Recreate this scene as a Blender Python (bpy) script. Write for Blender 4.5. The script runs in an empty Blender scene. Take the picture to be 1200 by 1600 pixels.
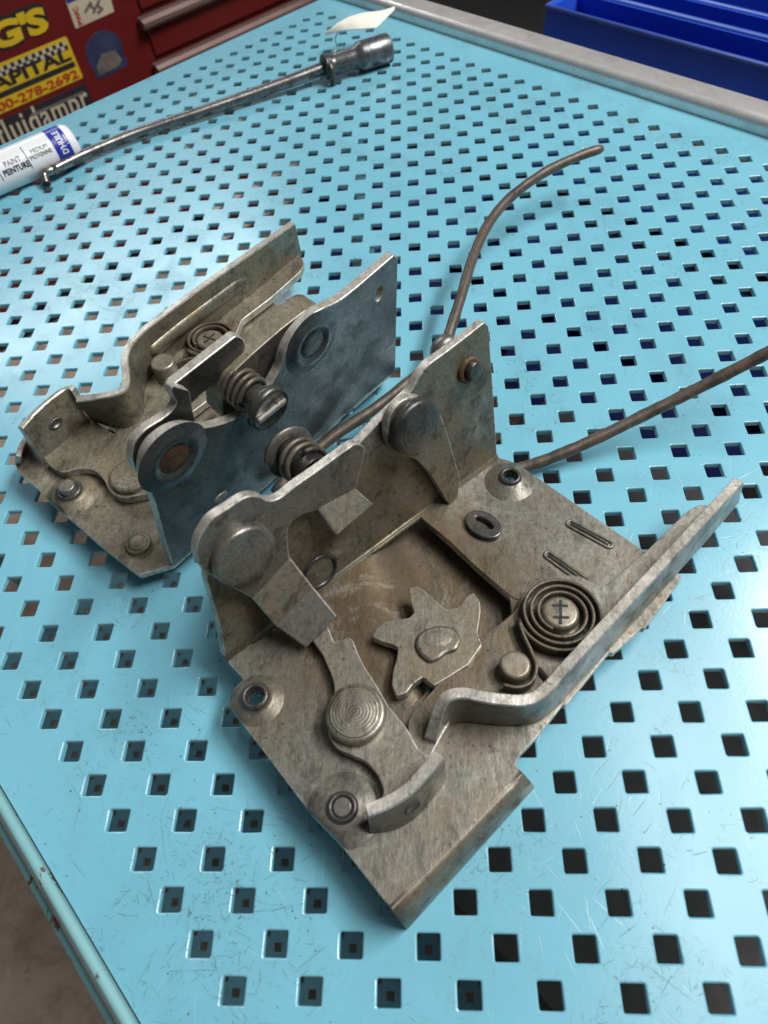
import bpy, bmesh, math, random
from mathutils import Vector, Matrix
from mathutils.geometry import tessellate_polygon
random.seed(7)
scene = bpy.context.scene
col = scene.collection
D = 0.008                      # one length unit of this script: half the hole pitch, 8 mm

# ------------------------------------------------------------------ camera
CAM = Vector((6.53493, -0.58136, 20.64652))
ROT = Matrix(((0.996674643, 0.013540166, -0.080351226),
              (0.034329332, 0.824537534, 0.564764864),
              (0.073899612, -0.565645223, 0.821330828)))
FPX = 1050.0
cd = bpy.data.cameras.new('camera'); camera = bpy.data.objects.new('camera', cd); col.objects.link(camera)
cd.sensor_fit = 'VERTICAL'; cd.sensor_height = 36.0; cd.sensor_width = 36.0
cd.lens = 36.0*FPX/1600.0
cd.clip_start = 0.01; cd.clip_end = 50
m4 = ROT.transposed().to_4x4(); m4.translation = CAM*D
camera.matrix_world = m4
cd.dof.use_dof = True; cd.dof.focus_distance = 0.20; cd.dof.aperture_fstop = 22.0
scene.camera = camera

# ------------------------------------------------------------------ world and lamps
world = bpy.data.worlds.new('World'); scene.world = world; world.use_nodes = True
wb = world.node_tree.nodes['Background']; wb.inputs[0].default_value = (0.93, 0.97, 1.0, 1); wb.inputs[1].default_value = 0.115
def lamp(name, loc, target, sx, sy, power, color, along):
    l = bpy.data.lights.new(name, 'AREA'); l.shape = 'RECTANGLE'; l.size = sx; l.size_y = sy; l.energy = power; l.color = color
    o = bpy.data.objects.new(name, l); col.objects.link(o)
    z = (Vector(loc)-Vector(target)).normalized(); y = Vector(along); y = (y-y.dot(z)*z).normalized(); x = y.cross(z)
    m_ = Matrix((x, y, z)).transposed().to_4x4(); m_.translation = Vector(loc)*D
    o.matrix_world = m_
    return o
lamp('ceiling_light', (118, 40, 165), (8, 12, 0), 0.22, 1.00, 33.0, (1.0, 0.985, 0.96), (0, 1, 0))
lamp('ceiling_light.002', (66, 27, 170), (13, 3, 0), 0.14, 0.70, 5.0, (1.0, 0.985, 0.96), (0, 1, 0))
lamp('ceiling_light.001', (-120, 226, 152), (0, 30, 0), 0.25, 1.10, 10.5, (0.96, 0.98, 1.0), (1, .4, 0))

scene.view_settings.view_transform = 'Standard'; scene.view_settings.look = 'None'
scene.view_settings.exposure = -0.10; scene.view_settings.gamma = 1.0
scene.render.engine = 'CYCLES'

# ------------------------------------------------------------------ materials
def new_mat(name):
    m = bpy.data.materials.new(name); m.use_nodes = True
    nt = m.node_tree; return m, nt, nt.nodes['Principled BSDF']
def N(nt, typ, **kw):
    n = nt.nodes.new(typ)
    for k, v in kw.items(): setattr(n, k, v)
    return n
def coords(nt, kind='Object'):
    return N(nt, 'ShaderNodeTexCoord').outputs[kind]
def noise(nt, vec, scale, detail=6, rough=0.6, dist=0.0):
    n = N(nt, 'ShaderNodeTexNoise'); n.inputs['Scale'].default_value = scale; n.inputs['Detail'].default_value = detail
    n.inputs['Roughness'].default_value = rough; n.inputs['Distortion'].default_value = dist
    nt.links.new(vec, n.inputs['Vector']); return n.outputs['Fac']
def ramp(nt, fac, stops):
    r = N(nt, 'ShaderNodeValToRGB'); nt.links.new(fac, r.inputs[0])
    el = r.color_ramp.elements
    while len(el) < len(stops): el.new(0.5)
    for e, (p, c) in zip(el, stops):
        e.position = p; e.color = c if isinstance(c, tuple) and len(c) == 4 else ((*c, 1) if isinstance(c, tuple) else (c, c, c, 1))
    return r.outputs[0]
def mixc(nt, fac, a, b, mode='MIX'):
    n = N(nt, 'ShaderNodeMix', data_type='RGBA', blend_type=mode)
    for s, v in ((n.inputs[0], fac), (n.inputs[6], a), (n.inputs[7], b)):
        if hasattr(v, 'is_linked') or hasattr(v, 'links'): nt.links.new(v, s)
        elif isinstance(v, tuple): s.default_value = (*v, 1) if len(v) == 3 else v
        else: s.default_value = v
    return n.outputs[2]
def mathn(nt, op, a, b=0.0, clamp=False):
    n = N(nt, 'ShaderNodeMath', operation=op); n.use_clamp = clamp
    for s, v in ((n.inputs[0], a), (n.inputs[1], b)):
        if hasattr(v, 'links'): nt.links.new(v, s)
        else: s.default_value = v
    return n.outputs[0]
def stretch(nt, vec, rot, scl):
    mp = N(nt, 'ShaderNodeMapping'); nt.links.new(vec, mp.inputs[0])
    mp.inputs['Rotation'].default_value = rot; mp.inputs['Scale'].default_value = scl
    return mp.outputs[0]
def bump(nt, bsdf, height, strength=0.3, dist=0.0004):
    b = N(nt, 'ShaderNodeBump'); b.inputs['Strength'].default_value = strength; b.inputs['Distance'].default_value = dist
    nt.links.new(height, b.inputs['Height']); nt.links.new(b.outputs[0], bsdf.inputs['Normal'])

def vmath(nt, op, a, b=None):
    n = N(nt, 'ShaderNodeVectorMath', operation=op)
    for k, v in ((0, a), (1, b)):
        if v is None: continue
        if hasattr(v, 'links'): nt.links.new(v, n.inputs[k])
        else: n.inputs[k].default_value = v
    return n
def flecks(nt, vec, scale, width, length, flat=False, shift=0.0):
    """short straight strokes of random direction, one per cell (sizes in metres)"""
    if shift: vec = vmath(nt, 'ADD', vec, (shift, shift*.7, 0 if flat else shift*.3)).outputs[0]
    vo = N(nt, 'ShaderNodeTexVoronoi', voronoi_dimensions='2D' if flat else '3D'); vo.inputs['Scale'].default_value = scale
    nt.links.new(vec, vo.inputs['Vector'])
    d = vmath(nt, 'SUBTRACT', vec, vo.outputs['Position']).outputs[0]
    if flat: d = vmath(nt, 'MULTIPLY', d, (1, 1, 0)).outputs[0]
    t = vmath(nt, 'SUBTRACT', vo.outputs['Color'], (.5, .5, .5)).outputs[0]
    if flat: t = vmath(nt, 'MULTIPLY', t, (1, 1, 0)).outputs[0]
    t = vmath(nt, 'NORMALIZE', t).outputs[0]
    dt = vmath(nt, 'DOT_PRODUCT', d, t).outputs[1]
    sc = vmath(nt, 'SCALE', t); nt.links.new(dt, sc.inputs[3])
    perp = vmath(nt, 'LENGTH', vmath(nt, 'SUBTRACT', d, sc.outputs[0]).outputs[0]).outputs[1]
    a = mathn(nt, 'SUBTRACT', 1.35, mathn(nt, 'DIVIDE', perp, width), True)
    ln = mathn(nt, 'MULTIPLY', N_sep(nt, vo.outputs['Color']), length)
    b_ = mathn(nt, 'SUBTRACT', 1.0, mathn(nt, 'DIVIDE', mathn(nt, 'ABSOLUTE', dt), ln), True)
    return mathn(nt, 'MULTIPLY', a, mathn(nt, 'MULTIPLY', b_, 2.5, True))
def N_sep(nt, c):
    n = N(nt, 'ShaderNodeSeparateColor'); nt.links.new(c, n.inputs[0]); return n.outputs[2]

ALB = .86
def steel(name, c_lo, c_hi, stain, stain_amt, metallic, rough, speck=1.0, scl=1.0, rust=None, rust_lo=.62, grime_amt=.5, centre=None):
    c_lo, c_hi, stain = [tuple(ALB*x for x in q) for q in (c_lo, c_hi, stain)]
    m, nt, b = new_mat(name); v = coords(nt)
    big = noise(nt, v, 52*scl, 6, .70, .5); fine = noise(nt, v, 800*scl, 6, .75, .4); gn = noise(nt, stretch(nt, v, (0, 0, math.radians(-47)), (1.25, .55, 1)), 150*scl, 7, .75, .25)
    brush = noise(nt, stretch(nt, v, (0, 0, math.radians(-47)), (2600, 230, 1200)), 1.0, 3, .6)
    base = ramp(nt, mathn(nt, 'ADD', mathn(nt, 'MULTIPLY', fine, .70), mathn(nt, 'MULTIPLY', brush, .30)), [(.33, c_lo), (.66, c_hi)])
    st = ramp(nt, big, [(.54-.12*stain_amt, 0.0), (.72-.12*stain_amt, min(1.0, .35+.55*stain_amt))])
    c = mixc(nt, st, base, mixc(nt, fine, tuple(.7*x for x in stain), tuple(1.3*x for x in stain)))
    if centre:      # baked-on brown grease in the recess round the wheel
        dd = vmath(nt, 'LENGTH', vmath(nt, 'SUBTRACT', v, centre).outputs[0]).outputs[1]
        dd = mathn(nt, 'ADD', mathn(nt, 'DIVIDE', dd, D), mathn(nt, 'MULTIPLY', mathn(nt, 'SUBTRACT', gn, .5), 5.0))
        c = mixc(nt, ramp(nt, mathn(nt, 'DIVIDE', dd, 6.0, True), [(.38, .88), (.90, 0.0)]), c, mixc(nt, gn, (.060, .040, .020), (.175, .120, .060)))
    pol = ramp(nt, big, [(.30, .75), (.43, 0.0)])
    c = mixc(nt, pol, c, tuple(1.45*x for x in c_hi))
    if rust:
        c = mixc(nt, ramp(nt, gn, [(1-rust_lo-.06, .85), (1-rust_lo, 0.0)]), c, rust)
    grime = ramp(nt, gn, [(.51, 0.0), (.63, min(.9, grime_amt*1.25))])
    c = mixc(nt, grime, c, tuple(.28*x for x in c_lo))
    blk = flecks(nt, v, 560, .00026, .0013)
    lit = flecks(nt, v, 330, .00011, .0020, shift=.37)
    pit = flecks(nt, v, 250, .00044, .0009, shift=.11)
    dk = mathn(nt, 'MULTIPLY', mathn(nt, 'MAXIMUM', blk, pit), .75*speck)
    dk = mathn(nt, 'MULTIPLY', dk, ramp(nt, noise(nt, v, 95, 3, .6), [(.42, .10), (.62, 1.0)]))
    c = mixc(nt, dk, c, (.014, .011, .008))
    c = mixc(nt, mathn(nt, 'MULTIPLY', lit, .35), c, tuple(min(1, 1.8*x) for x in c_hi))
    nt.links.new(c, b.inputs['Base Color'])
    nt.links.new(mathn(nt, 'SUBTRACT', metallic, mathn(nt, 'MULTIPLY', mathn(nt, 'MAXIMUM', dk, st), metallic*.6), True), b.inputs['Metallic'])
    rg = mathn(nt, 'ADD', mathn(nt, 'MULTIPLY', gn, .50), rough-.25, True)
    rg = mathn(nt, 'SUBTRACT', rg, mathn(nt, 'MULTIPLY', pol, .10), True)
    rg = mathn(nt, 'ADD', rg, mathn(nt, 'MULTIPLY', dk, .25), True)
    nt.links.new(rg, b.inputs['Roughness'])
    bump(nt, b, mathn(nt, 'ADD', mathn(nt, 'MULTIPLY', gn, 1.6), mathn(nt, 'MULTIPLY', brush, .20)), .45, .00022)
    return m

M = {}
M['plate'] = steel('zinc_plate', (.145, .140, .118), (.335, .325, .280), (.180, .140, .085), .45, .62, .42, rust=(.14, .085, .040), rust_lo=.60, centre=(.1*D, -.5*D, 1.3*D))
M['wall'] = steel('zinc_wall', (.135, .128, .102), (.305, .290, .238), (.200, .145, .062), .60, .62, .42, rust=(.15, .09, .035), rust_lo=.63)
M['lever'] = steel('lever_steel', (.170, .157, .124), (.375, .350, .288), (.215, .160, .088), .62, .62, .41)
M['grey'] = steel('worn_grey_steel', (.150, .143, .126), (.325, .312, .278), (.17, .135, .09), .25, .70, .37)
M['edge'] = steel('sheared_edge', (.36, .34, .30), (.78, .75, .68), (.28, .20, .13), .30, .60, .42, grime_amt=.5)
M['dark'] = steel('dark_steel', (.062, .061, .058), (.150, .148, .140), (.10, .085, .06), .30, .65, .34, speck=.5)
M['bluegrey'] = steel('blue_grey_steel', (.075, .083, .085), (.170, .184, .186), (.105, .095, .07), .25, .65, .31, speck=.5)
M['sandy'] = steel('gritty_steel', (.150, .132, .092), (.350, .318, .240), (.200, .150, .082), .55, .50, .46, speck=1.1)
M['rusty'] = steel('rusty_steel', (.070, .036, .020), (.170, .098, .058), (.14, .06, .026), .7, .15, .62)
M['rod'] = steel('rod_steel', (.070, .055, .044), (.155, .124, .100), (.16, .085, .05), .55, .30, .46, scl=.7)
M['spring'] = steel('spring_steel', (.085, .072, .056), (.190, .165, .130), (.14, .088, .05), .5, .42, .44)
M['chrome'] = steel('worn_chrome', (.14, .138, .135), (.30, .296, .288), (.13, .10, .08), .35, .85, .30, speck=.6)
M['socket'] = steel('socket_steel', (.12, .125, .13), (.24, .245, .25), (.10, .09, .08), .2, .75, .34, speck=.4)

# table paint
m, nt, b = new_mat('teal_paint'); v = coords(nt)
c = mixc(nt, ramp(nt, noise(nt, v, 14, 3, .6), [(.3, 0.0), (.7, 1.0)]), (.160, .430, .545), (.182, .468, .585))
cl = noise(nt, v, 42, 5, .65)                      # scuffed patches
c = mixc(nt, ramp(nt, cl, [(.50, 0.0), (.78, .30)]), c, (.120, .275, .33))
g1 = ramp(nt, cl, [(.48, .03), (.60, 1.0)]); g2 = ramp(nt, noise(nt, v, 24, 4, .65), [(.47, .04), (.60, 1.0)])
s1 = mathn(nt, 'MULTIPLY', flecks(nt, v, 95, .00010, .0075, True), g1)
s2 = mathn(nt, 'MULTIPLY', flecks(nt, v, 190, .00009, .0042, True, .31), g2)
s3 = mathn(nt, 'MULTIPLY', flecks(nt, v, 420, .00010, .0016, True, .17), g1)
s4 = mathn(nt, 'MULTIPLY', flecks(nt, v, 120, .00010, .0065, True, .53), g2)
dots = mathn(nt, 'MULTIPLY', flecks(nt, v, 150, .00022, .00035, True, .77), g2)
dk = mathn(nt, 'MAXIMUM', mathn(nt, 'MAXIMUM', s1, s2), s3)
smear = ramp(nt, noise(nt, stretch(nt, v, (0, 0, .5), (1, .35, 1)), 34, 5, .7, .8), [(.52, 0.0), (.76, .26)])
c = mixc(nt, smear, c, (.105, .23, .285))
c = mixc(nt, mathn(nt, 'MULTIPLY', dk, .55), c, (.045, .09, .105))
c = mixc(nt, mathn(nt, 'MULTIPLY', s4, .20), c, (.42, .60, .66))
c = mixc(nt, mathn(nt, 'MULTIPLY', dots, .9), c, (.030, .024, .020))
dirt = mathn(nt, 'MULTIPLY', ramp(nt, noise(nt, v, 900, 4, .8, .4), [(.58, 0.0), (.64, .75)]), ramp(nt, cl, [(.56, 0.0), (.64, 1.0)]))
c = mixc(nt, dirt, c, (.05, .065, .065))
nt.links.new(c, b.inputs['Base Color'])
rg = mathn(nt, 'ADD', mathn(nt, 'ADD', mathn(nt, 'MULTIPLY', cl, .20), .13), mathn(nt, 'MULTIPLY', smear, .25))
rg = mathn(nt, 'ADD', rg, mathn(nt, 'MULTIPLY', mathn(nt, 'MAXIMUM', dk, s4), .22), True)
nt.links.new(rg, b.inputs['Roughness'])
b.inputs['Specular IOR Level'].default_value = .55
bump(nt, b, mathn(nt, 'SUBTRACT', mathn(nt, 'MULTIPLY', noise(nt, v, 1100, 3, .7, .3), .45), mathn(nt, 'MULTIPLY', mathn(nt, 'MAXIMUM', s2, s4), .6)), .30, .00015)
M['paint'] = m
# chipped rail paint
m, nt, b = new_mat('chipped_teal_paint'); v = coords(nt)
c = mixc(nt, noise(nt, v, 30, 4, .6), (.16, .36, .39), (.24, .47, .49))
ch = ramp(nt, noise(nt, stretch(nt, v, (0, 0, math.radians(45)), (1, .35, 1)), 170, 6, .7, .3), [(.585, 0.0), (.60, 1.0)])
c = mixc(nt, ch, c, mixc(nt, noise(nt, v, 300, 4, .6), (.05, .03, .03), (.20, .11, .09)))
nt.links.new(c, b.inputs['Base Color']); b.inputs['Roughness'].default_value = .28
bump(nt, b, mathn(nt, 'SUBTRACT', 1.0, ch), .5, .0003)
M['railpaint'] = m
def plain(name, colr, rough=.5, metallic=0.0, var=.12, scl=80, spec=.5):
    m, nt, b = new_mat(name); v = coords(nt)
    lo = tuple(x*(1-var) for x in colr); hi = tuple(min(1, x*(1+var)) for x in colr)
    nt.links.new(mixc(nt, ramp(nt, noise(nt, v, scl, 6, .65), [(.3, 0.0), (.7, 1.0)]), lo, hi), b.inputs['Base Color'])
    nt.links.new(mathn(nt, 'ADD', mathn(nt, 'MULTIPLY', noise(nt, v, scl*2, 4, .6), .2), rough-.1, True), b.inputs['Roughness'])
    b.inputs['Metallic'].default_value = metallic; b.inputs['Specular IOR Level'].default_value = spec
    return m
M['alu'] = steel('galvanised_frame', (.80, .79, .78), (.92, .91, .90), (.80, .77, .74), .2, .62, .32, speck=.5, scl=.25, grime_amt=.12)
M['red'] = plain('red_cabinet_paint', (.125, .009, .008), .38, 0, .10, 9)
M['handle'] = plain('drawer_pull_metal', (.24, .16, .145), .42, .5, .12, 20)
M['blue'] = plain('blue_plastic', (.020, .088, .62), .38, 0, .08, 10)
M['bluerim'] = plain('blue_plastic_rim', (.06, .13, .50), .35, 0, .1, 20)
M['black'] = plain('gap_black', (.012, .012, .014), .6)  # black for the shaded gap under the chest and the post slots
M['darkbox'] = plain('dark_steel_box', (.020, .021, .023), .5, .2)
M['white'] = plain('white_plastic', (.74, .75, .77), .30, 0, .02)
M['markerblue'] = plain('marker_blue_print', (.020, .030, .33), .32, 0, .05)
M['ink'] = plain('black_ink', (.02, .02, .025), .45)
M['yellow'] = plain('yellow_sticker', (.60, .42, .012), .5, 0, .06, 30)
M['cream'] = plain('cream_sticker', (.50, .44, .33), .5, 0, .08, 30)
M['redink'] = plain('red_ink', (.42, .035, .012), .5)
M['navy'] = plain('navy_sticker', (.028, .034, .085), .5, 0, .3, 40)
M['paper'] = plain('old_paper', (.80, .79, .70), .85, 0, .05, 120)
M['brownish'] = plain('faded_print', (.14, .12, .11), .6, 0, .3, 60)
# floor
m, nt, b = new_mat('concrete_floor'); v = coords(nt)
c = ramp(nt, noise(nt, v, 26, 9, .7, .5), [(.28, (.27, .195, .15)), (.52, (.46, .355, .285)), (.75, (.57, .46, .38))])
c = mixc(nt, ramp(nt, noise(nt, v, 60, 6, .7), [(.60, 0.0), (.72, .7)]), c, (.10, .065, .05))
nt.links.new(c, b.inputs['Base Color']); b.inputs['Roughness'].default_value = .75
bump(nt, b, noise(nt, v, 120, 6, .7), .3, .001)
M['floor'] = m

# ------------------------------------------------------------------ geometry helpers (all in units of D)
class MB:
    def __init__(s): s.v = []; s.f = []; s.mi = []; s.sm = []
    def add(s, verts, faces, mi=0, smooth=False):
        o = len(s.v); s.v += [Vector(p) for p in verts]
        for f in faces: s.f.append([i+o for i in f]); s.mi.append(mi); s.sm.append(smooth)
    def build(s, name, mats, parent=None, label=None):
        org = parent_origin(parent)
        me = bpy.data.meshes.new(name)
        me.from_pydata([(p*D - org) for p in s.v], [], s.f)
        for mt in (mats if isinstance(mats, (list, tuple)) else [mats]): me.materials.append(M[mt] if isinstance(mt, str) else mt)
        for p, k, q in zip(me.polygons, s.mi, s.sm): p.material_index = k; p.use_smooth = q
        bm = bmesh.new(); bm.from_mesh(me); bmesh.ops.recalc_face_normals(bm, faces=bm.faces); bm.to_mesh(me); bm.free()
        me.update()
        o = bpy.data.objects.new(name, me); col.objects.link(o)
        if parent: o.parent = parent
        if label: o['label'] = label
        return o
ORG = {}
def parent_origin(p):
    while p is not None:
        if p.name in ORG: return ORG[p.name]
        p = p.parent
    return Vector((0, 0, 0))
def thing(name, loc, label, cat, group=None):
    e = bpy.data.objects.new(name, None); col.objects.link(e); e.empty_display_size = .02
    e.location = Vector(loc)*D; ORG[e.name] = Vector(loc)*D
    e['label'] = label; e['category'] = cat
    if group: e['group'] = group
    return e
def tag(o, label=None, cat=None, kind=None, group=None):
    if label: o['label'] = label
    if cat: o['category'] = cat
    if kind: o['kind'] = kind
    if group: o['group'] = group
    return o

def ray(x, y):
    return ROT.transposed() @ Vector(((x-600)/FPX, -(y-800)/FPX, -1))
def at(x, y, z):
    r = ray(x, y); return CAM + r*((z-CAM.z)/r.z)
class Plane:
    def __init__(s, p, n, u): s.p = Vector(p); s.n = Vector(n).normalized(); s.u = (Vector(u)-Vector(u).dot(s.n)*s.n).normalized(); s.w = s.n.cross(s.u)
    def hit(s, x, y, off=0.0):
        r = ray(x, y); q = s.p + s.n*off
        return CAM + r*((q-CAM).dot(s.n)/r.dot(s.n))
    def to2(s, P): d = P-s.p; return (d.dot(s.u), d.dot(s.w))
    def to3(s, a, b, h=0.0): return s.p + s.u*a + s.w*b + s.n*h
def plane3(a, b, c):
    n = (b-a).cross(c-a)
    if n.z < 0: n = -n
    return Plane(a, n, b-a)

def fillet(pts, r=4, k=5, closed=True):
    out = []; n = len(pts)
    for i, p in enumerate(pts):
        if not closed and i in (0, n-1): out.append(Vector(p[:2])); continue
        P = Vector(p[:2]); rr = p[2] if len(p) > 2 else r
        A = Vector(pts[i-1][:2]); B = Vector(pts[(i+1) % n][:2])
        la, lb = (A-P).length, (B-P).length
        t = min(rr, la*.48, lb*.48)
        if t < .3: out.append(P); continue
        a = P+(A-P)*(t/la); c = P+(B-P)*(t/lb)
        for j in range(k+1):
            s = j/k; out.append((1-s)**2*a + 2*s*(1-s)*P + s*s*c)
    return out
def area2(p): return .5*sum(p[i-1][0]*p[i][1]-p[i][0]*p[i-1][1] for i in range(len(p)))
def clean(p, eps=.012):
    o = []
    for q in p:
        if not o or (Vector(q)-Vector(o[-1])).length > eps: o.append(q)
    if (Vector(o[0])-Vector(o[-1])).length < eps: o.pop()
    return o
def inset(p, d):
    """p ccw: move every vertex d to the inside"""
    out = []; n = len(p)
    for i in range(n):
        a, q, c = Vector(p[i-1]), Vector(p[i]), Vector(p[(i+1) % n])
        e1 = (q-a).normalized(); e2 = (c-q).normalized()
        n1 = Vector((-e1.y, e1.x)); n2 = Vector((-e2.y, e2.x))
        b = n1+n2
        if b.length < 1e-4: b = n1
        b.normalize(); k = max(.4, b.dot(n1))
        out.append(tuple(q+b*(d/k)))
    return out
def slab2(mb, pl, outer, holes, h0, h1, bev=.035, mi_face=0, mi_edge=0, both=False):
    """prism on plane pl: outline and holes in plane coords, from height h0 to h1, bevelled rim on top"""
    rings = [clean(outer)]+[clean(h) for h in holes]
    if area2(rings[0]) < 0: rings[0].reverse()
    for k in range(1, len(rings)):
        if area2(rings[k]) > 0: rings[k].reverse()
    caps = []
    base = len(mb.v); vs = []; fs = []; off = 0
    top = []
    for r in rings:
        n = len(r); i1 = inset(r, bev*.35); i2 = inset(r, bev)
        lv = [[pl.to3(x, y, h0) for x, y in r], [pl.to3(x, y, h1-bev) for x, y in r], [pl.to3(x, y, h1-bev*.32) for x, y in i1], [pl.to3(x, y, h1) for x, y in i2]]
        st = off
        for L in lv: vs += L
        for k in range(3):
            for i in range(n):
                j = (i+1) % n
                fs.append(([st+k*n+i, st+k*n+j, st+(k+1)*n+j, st+(k+1)*n+i], mi_edge, True if k else False))
        top.append((st+3*n, st, i2, r)); off += 4*n
    tess = tessellate_polygon([[Vector((x, y, 0)) for x, y in t[2]] for t in top])
    idx = [t[0]+i for t in top for i in range(len(t[2]))]
    idb = [t[1]+i for t in top for i in range(len(t[2]))]
    for t in tess:
        fs.append(([idx[i] for i in t], mi_face, False)); fs.append(([idb[i] for i in reversed(t)], mi_face, False))
    for f, m_, s_ in fs:
        mb.f.append([i+base for i in f]); mb.mi.append(m_); mb.sm.append(False)
    mb.v += [Vector(p) for p in vs]
def slab(name, pl, px, off, thick, mats, parent, holes=(), r=4, bev=.035, label=None):
    """sheet of given thickness whose face lies at height off over the plane; outline given as sighted points"""
    mb = MB()
    q = Plane(pl.p+pl.n*off, pl.n, pl.u)
    o2 = [q.to2(q.hit(*p)) for p in fillet(px, r)]
    h2 = []
    for h in holes:
        if isinstance(h, tuple) and h[0] == 'c':
            c2 = q.to2(q.hit(h[1], h[2])); h2.append([(c2[0]+h[3]*math.cos(t*math.tau/20), c2[1]+h[3]*math.sin(t*math.tau/20)) for t in range(20)])
        else: h2.append([q.to2(q.hit(*p)) for p in fillet(h, 3)])
    slab2(mb, q, o2, h2, -thick, 0, bev, 0, 1 if isinstance(mats, (list, tuple)) else 0)
    return mb.build(name, mats, parent, label)

def catmull(P, per=8):
    P = [Vector(p) for p in P]
    if len(P) < 3: 
        return [P[0].lerp(P[-1], i/per) for i in range(per+1)]
    out = []; Q = [2*P[0]-P[1]]+P+[2*P[-1]-P[-2]]
    for i in range(1, len(Q)-2):
        a, b_, c, d = Q[i-1:i+3]
        for j in range(per):
            t = j/per
            out.append(.5*((2*b_)+(c-a)*t+(2*a-5*b_+4*c-d)*t*t+(3*b_-a-3*c+d)*t**3))
    out.append(P[-1]); return out
def loft(mb, rings, mi=0, smooth=True, caps=True, closed=True, edge_mi=None, edge_sides=()):
    n = len(rings[0]); vs = [p for r in rings for p in r]; o = len(mb.v); mb.v += [Vector(p) for p in vs]
    for k in range(len(rings)-1):
        for i in range(n if closed else n-1):
            j = (i+1) % n
            mb.f.append([o+k*n+i, o+k*n+j, o+(k+1)*n+j, o+(k+1)*n+i]); mb.mi.append(edge_mi if (edge_mi is not None and i in edge_sides) else mi); mb.sm.append(smooth)
    if caps and closed:
        mb.f.append([o+i for i in range(n)][::-1]); mb.mi.append(edge_mi if edge_mi is not None else mi); mb.sm.append(False)
        mb.f.append([o+(len(rings)-1)*n+i for i in range(n)]); mb.mi.append(edge_mi if edge_mi is not None else mi); mb.sm.append(False)
def ribbon(name, bots, tops, thick, mats, parent, per=6, side=1, label=None, smoothpath=True):
    """upright sheet between a foot line and a top line, thickness to one side"""
    B = catmull(bots, per) if smoothpath else [Vector(p) for p in bots]
    T = catmull(tops, per) if smoothpath else [Vector(p) for p in tops]
    rings = []; n = len(B); c = .06
    for i in range(n):
        tg = (B[min(n-1, i+1)]+T[min(n-1, i+1)]-B[max(0, i-1)]-T[max(0, i-1)]).normalized()
        up = (T[i]-B[i]); ul = up.length; up.normalize(); nn = tg.cross(up).normalized()*side
        rings.append([B[i], T[i]-up*c, T[i]+nn*c*.5, T[i]+nn*(thick-c*.5), T[i]+nn*thick-up*c, B[i]+nn*thick])
    mb = MB(); em = 1 if isinstance(mats, (list, tuple)) else None
    loft(mb, rings, 0, False, True, True, em, (1, 2, 3))
    # smooth faces along the strip except the narrow top
    return mb.build(name, mats, parent, label)
def frame_of(n):
    n = Vector(n).normalized(); a = Vector((0, 0, 1)) if abs(n.z) < .9 else Vector((1, 0, 0))
    u = (a-a.dot(n)*n).normalized(); return u, n.cross(u), n
def lathe(mb, c, axis, prof, seg=36, mi=0, smooth=True, sx=1.0, sy=1.0, udir=None):
    u, w, n = frame_of(axis); c = Vector(c)
    if udir is not None:
        u = (Vector(udir)-Vector(udir).dot(n)*n).normalized(); w = n.cross(u)
    rings = []
    for r, h in prof:
        r = max(r, .0005)
        rings.append([c+u*(r*sx*math.cos(t*math.tau/seg))+w*(r*sy*math.sin(t*math.tau/seg))+n*h for t in range(seg)])
    loft(mb, rings, mi, smooth, False)
def disc(name, c, axis, r, h, mats, parent, grooves=0, h0=-.1, seg=40, dome=0.0, label=None):
    """round rivet head with turned rings"""
    mb = MB(); b = min(.12, r*.18)
    prof = [(r*.98, h0), (r, h*.3), (r, h-b), (r-b*.3, h-b*.3), (r-b, h), (r-b-.03, h+.001)]
    k = grooves*4
    for i in range(1, k):
        t = i/k; prof.append(((r-b)*(1-t), h+dome*math.sin(t*math.pi/2)+(.0026 if (i % 4) in (1, 2) else -.0026)*random.uniform(.2, 1.4)))
    prof.append((0, h+dome))
    lathe(mb, c, axis, prof, seg)
    o = mb.build(name, mats, parent, label)
    return o
def tube_mb(mb, path, r, seg=10, per=6, mi=0, caps=True, smoothpath=True, taper=None):
    P = catmull(path, per) if smoothpath else [Vector(p) for p in path]
    n = len(P); rings = []
    t0 = (P[1]-P[0]).normalized(); u, w, _ = frame_of(t0)
    for i in range(n):
        tg = (P[min(n-1, i+1)]-P[max(0, i-1)]).normalized()
        u = (u-u.dot(tg)*tg).normalized(); w = tg.cross(u)
        rr = r if taper is None else taper(i/(n-1))
        rings.append([P[i]+(u*math.cos(k*math.tau/seg)+w*math.sin(k*math.tau/seg))*rr for k in range(seg)])
    loft(mb, rings, mi, True, caps)
def tube(name, path, r, mat, parent, seg=12, per=8, label=None, smoothpath=True):
    mb = MB(); tube_mb(mb, path, r, seg, per, 0, True, smoothpath, taper=lambda s: r*(1+.035*math.sin(61*s)+.03*math.sin(143*s+1))*(1 if .004 < s < .996 else .72)); return mb.build(name, mat, parent, label)
def ring_tube(mb, c, axis, R, r, seg=40, sx=1.0, sy=1.0, a0=0, a1=math.tau, rise=0.0, mi=0):
    u, w, n = frame_of(axis); closed = abs(a1-a0-math.tau) < 1e-6 and rise == 0
    K = int(seg*(a1-a0)/math.tau)
    pts = [Vector(c)+u*(R*sx*math.cos(a0+(a1-a0)*i/K))+w*(R*sy*math.sin(a0+(a1-a0)*i/K))+n*(rise*i/K) for i in range(K+1)]
    tube_mb(mb, pts, r, 8, 1, mi, not closed, False)
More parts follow.
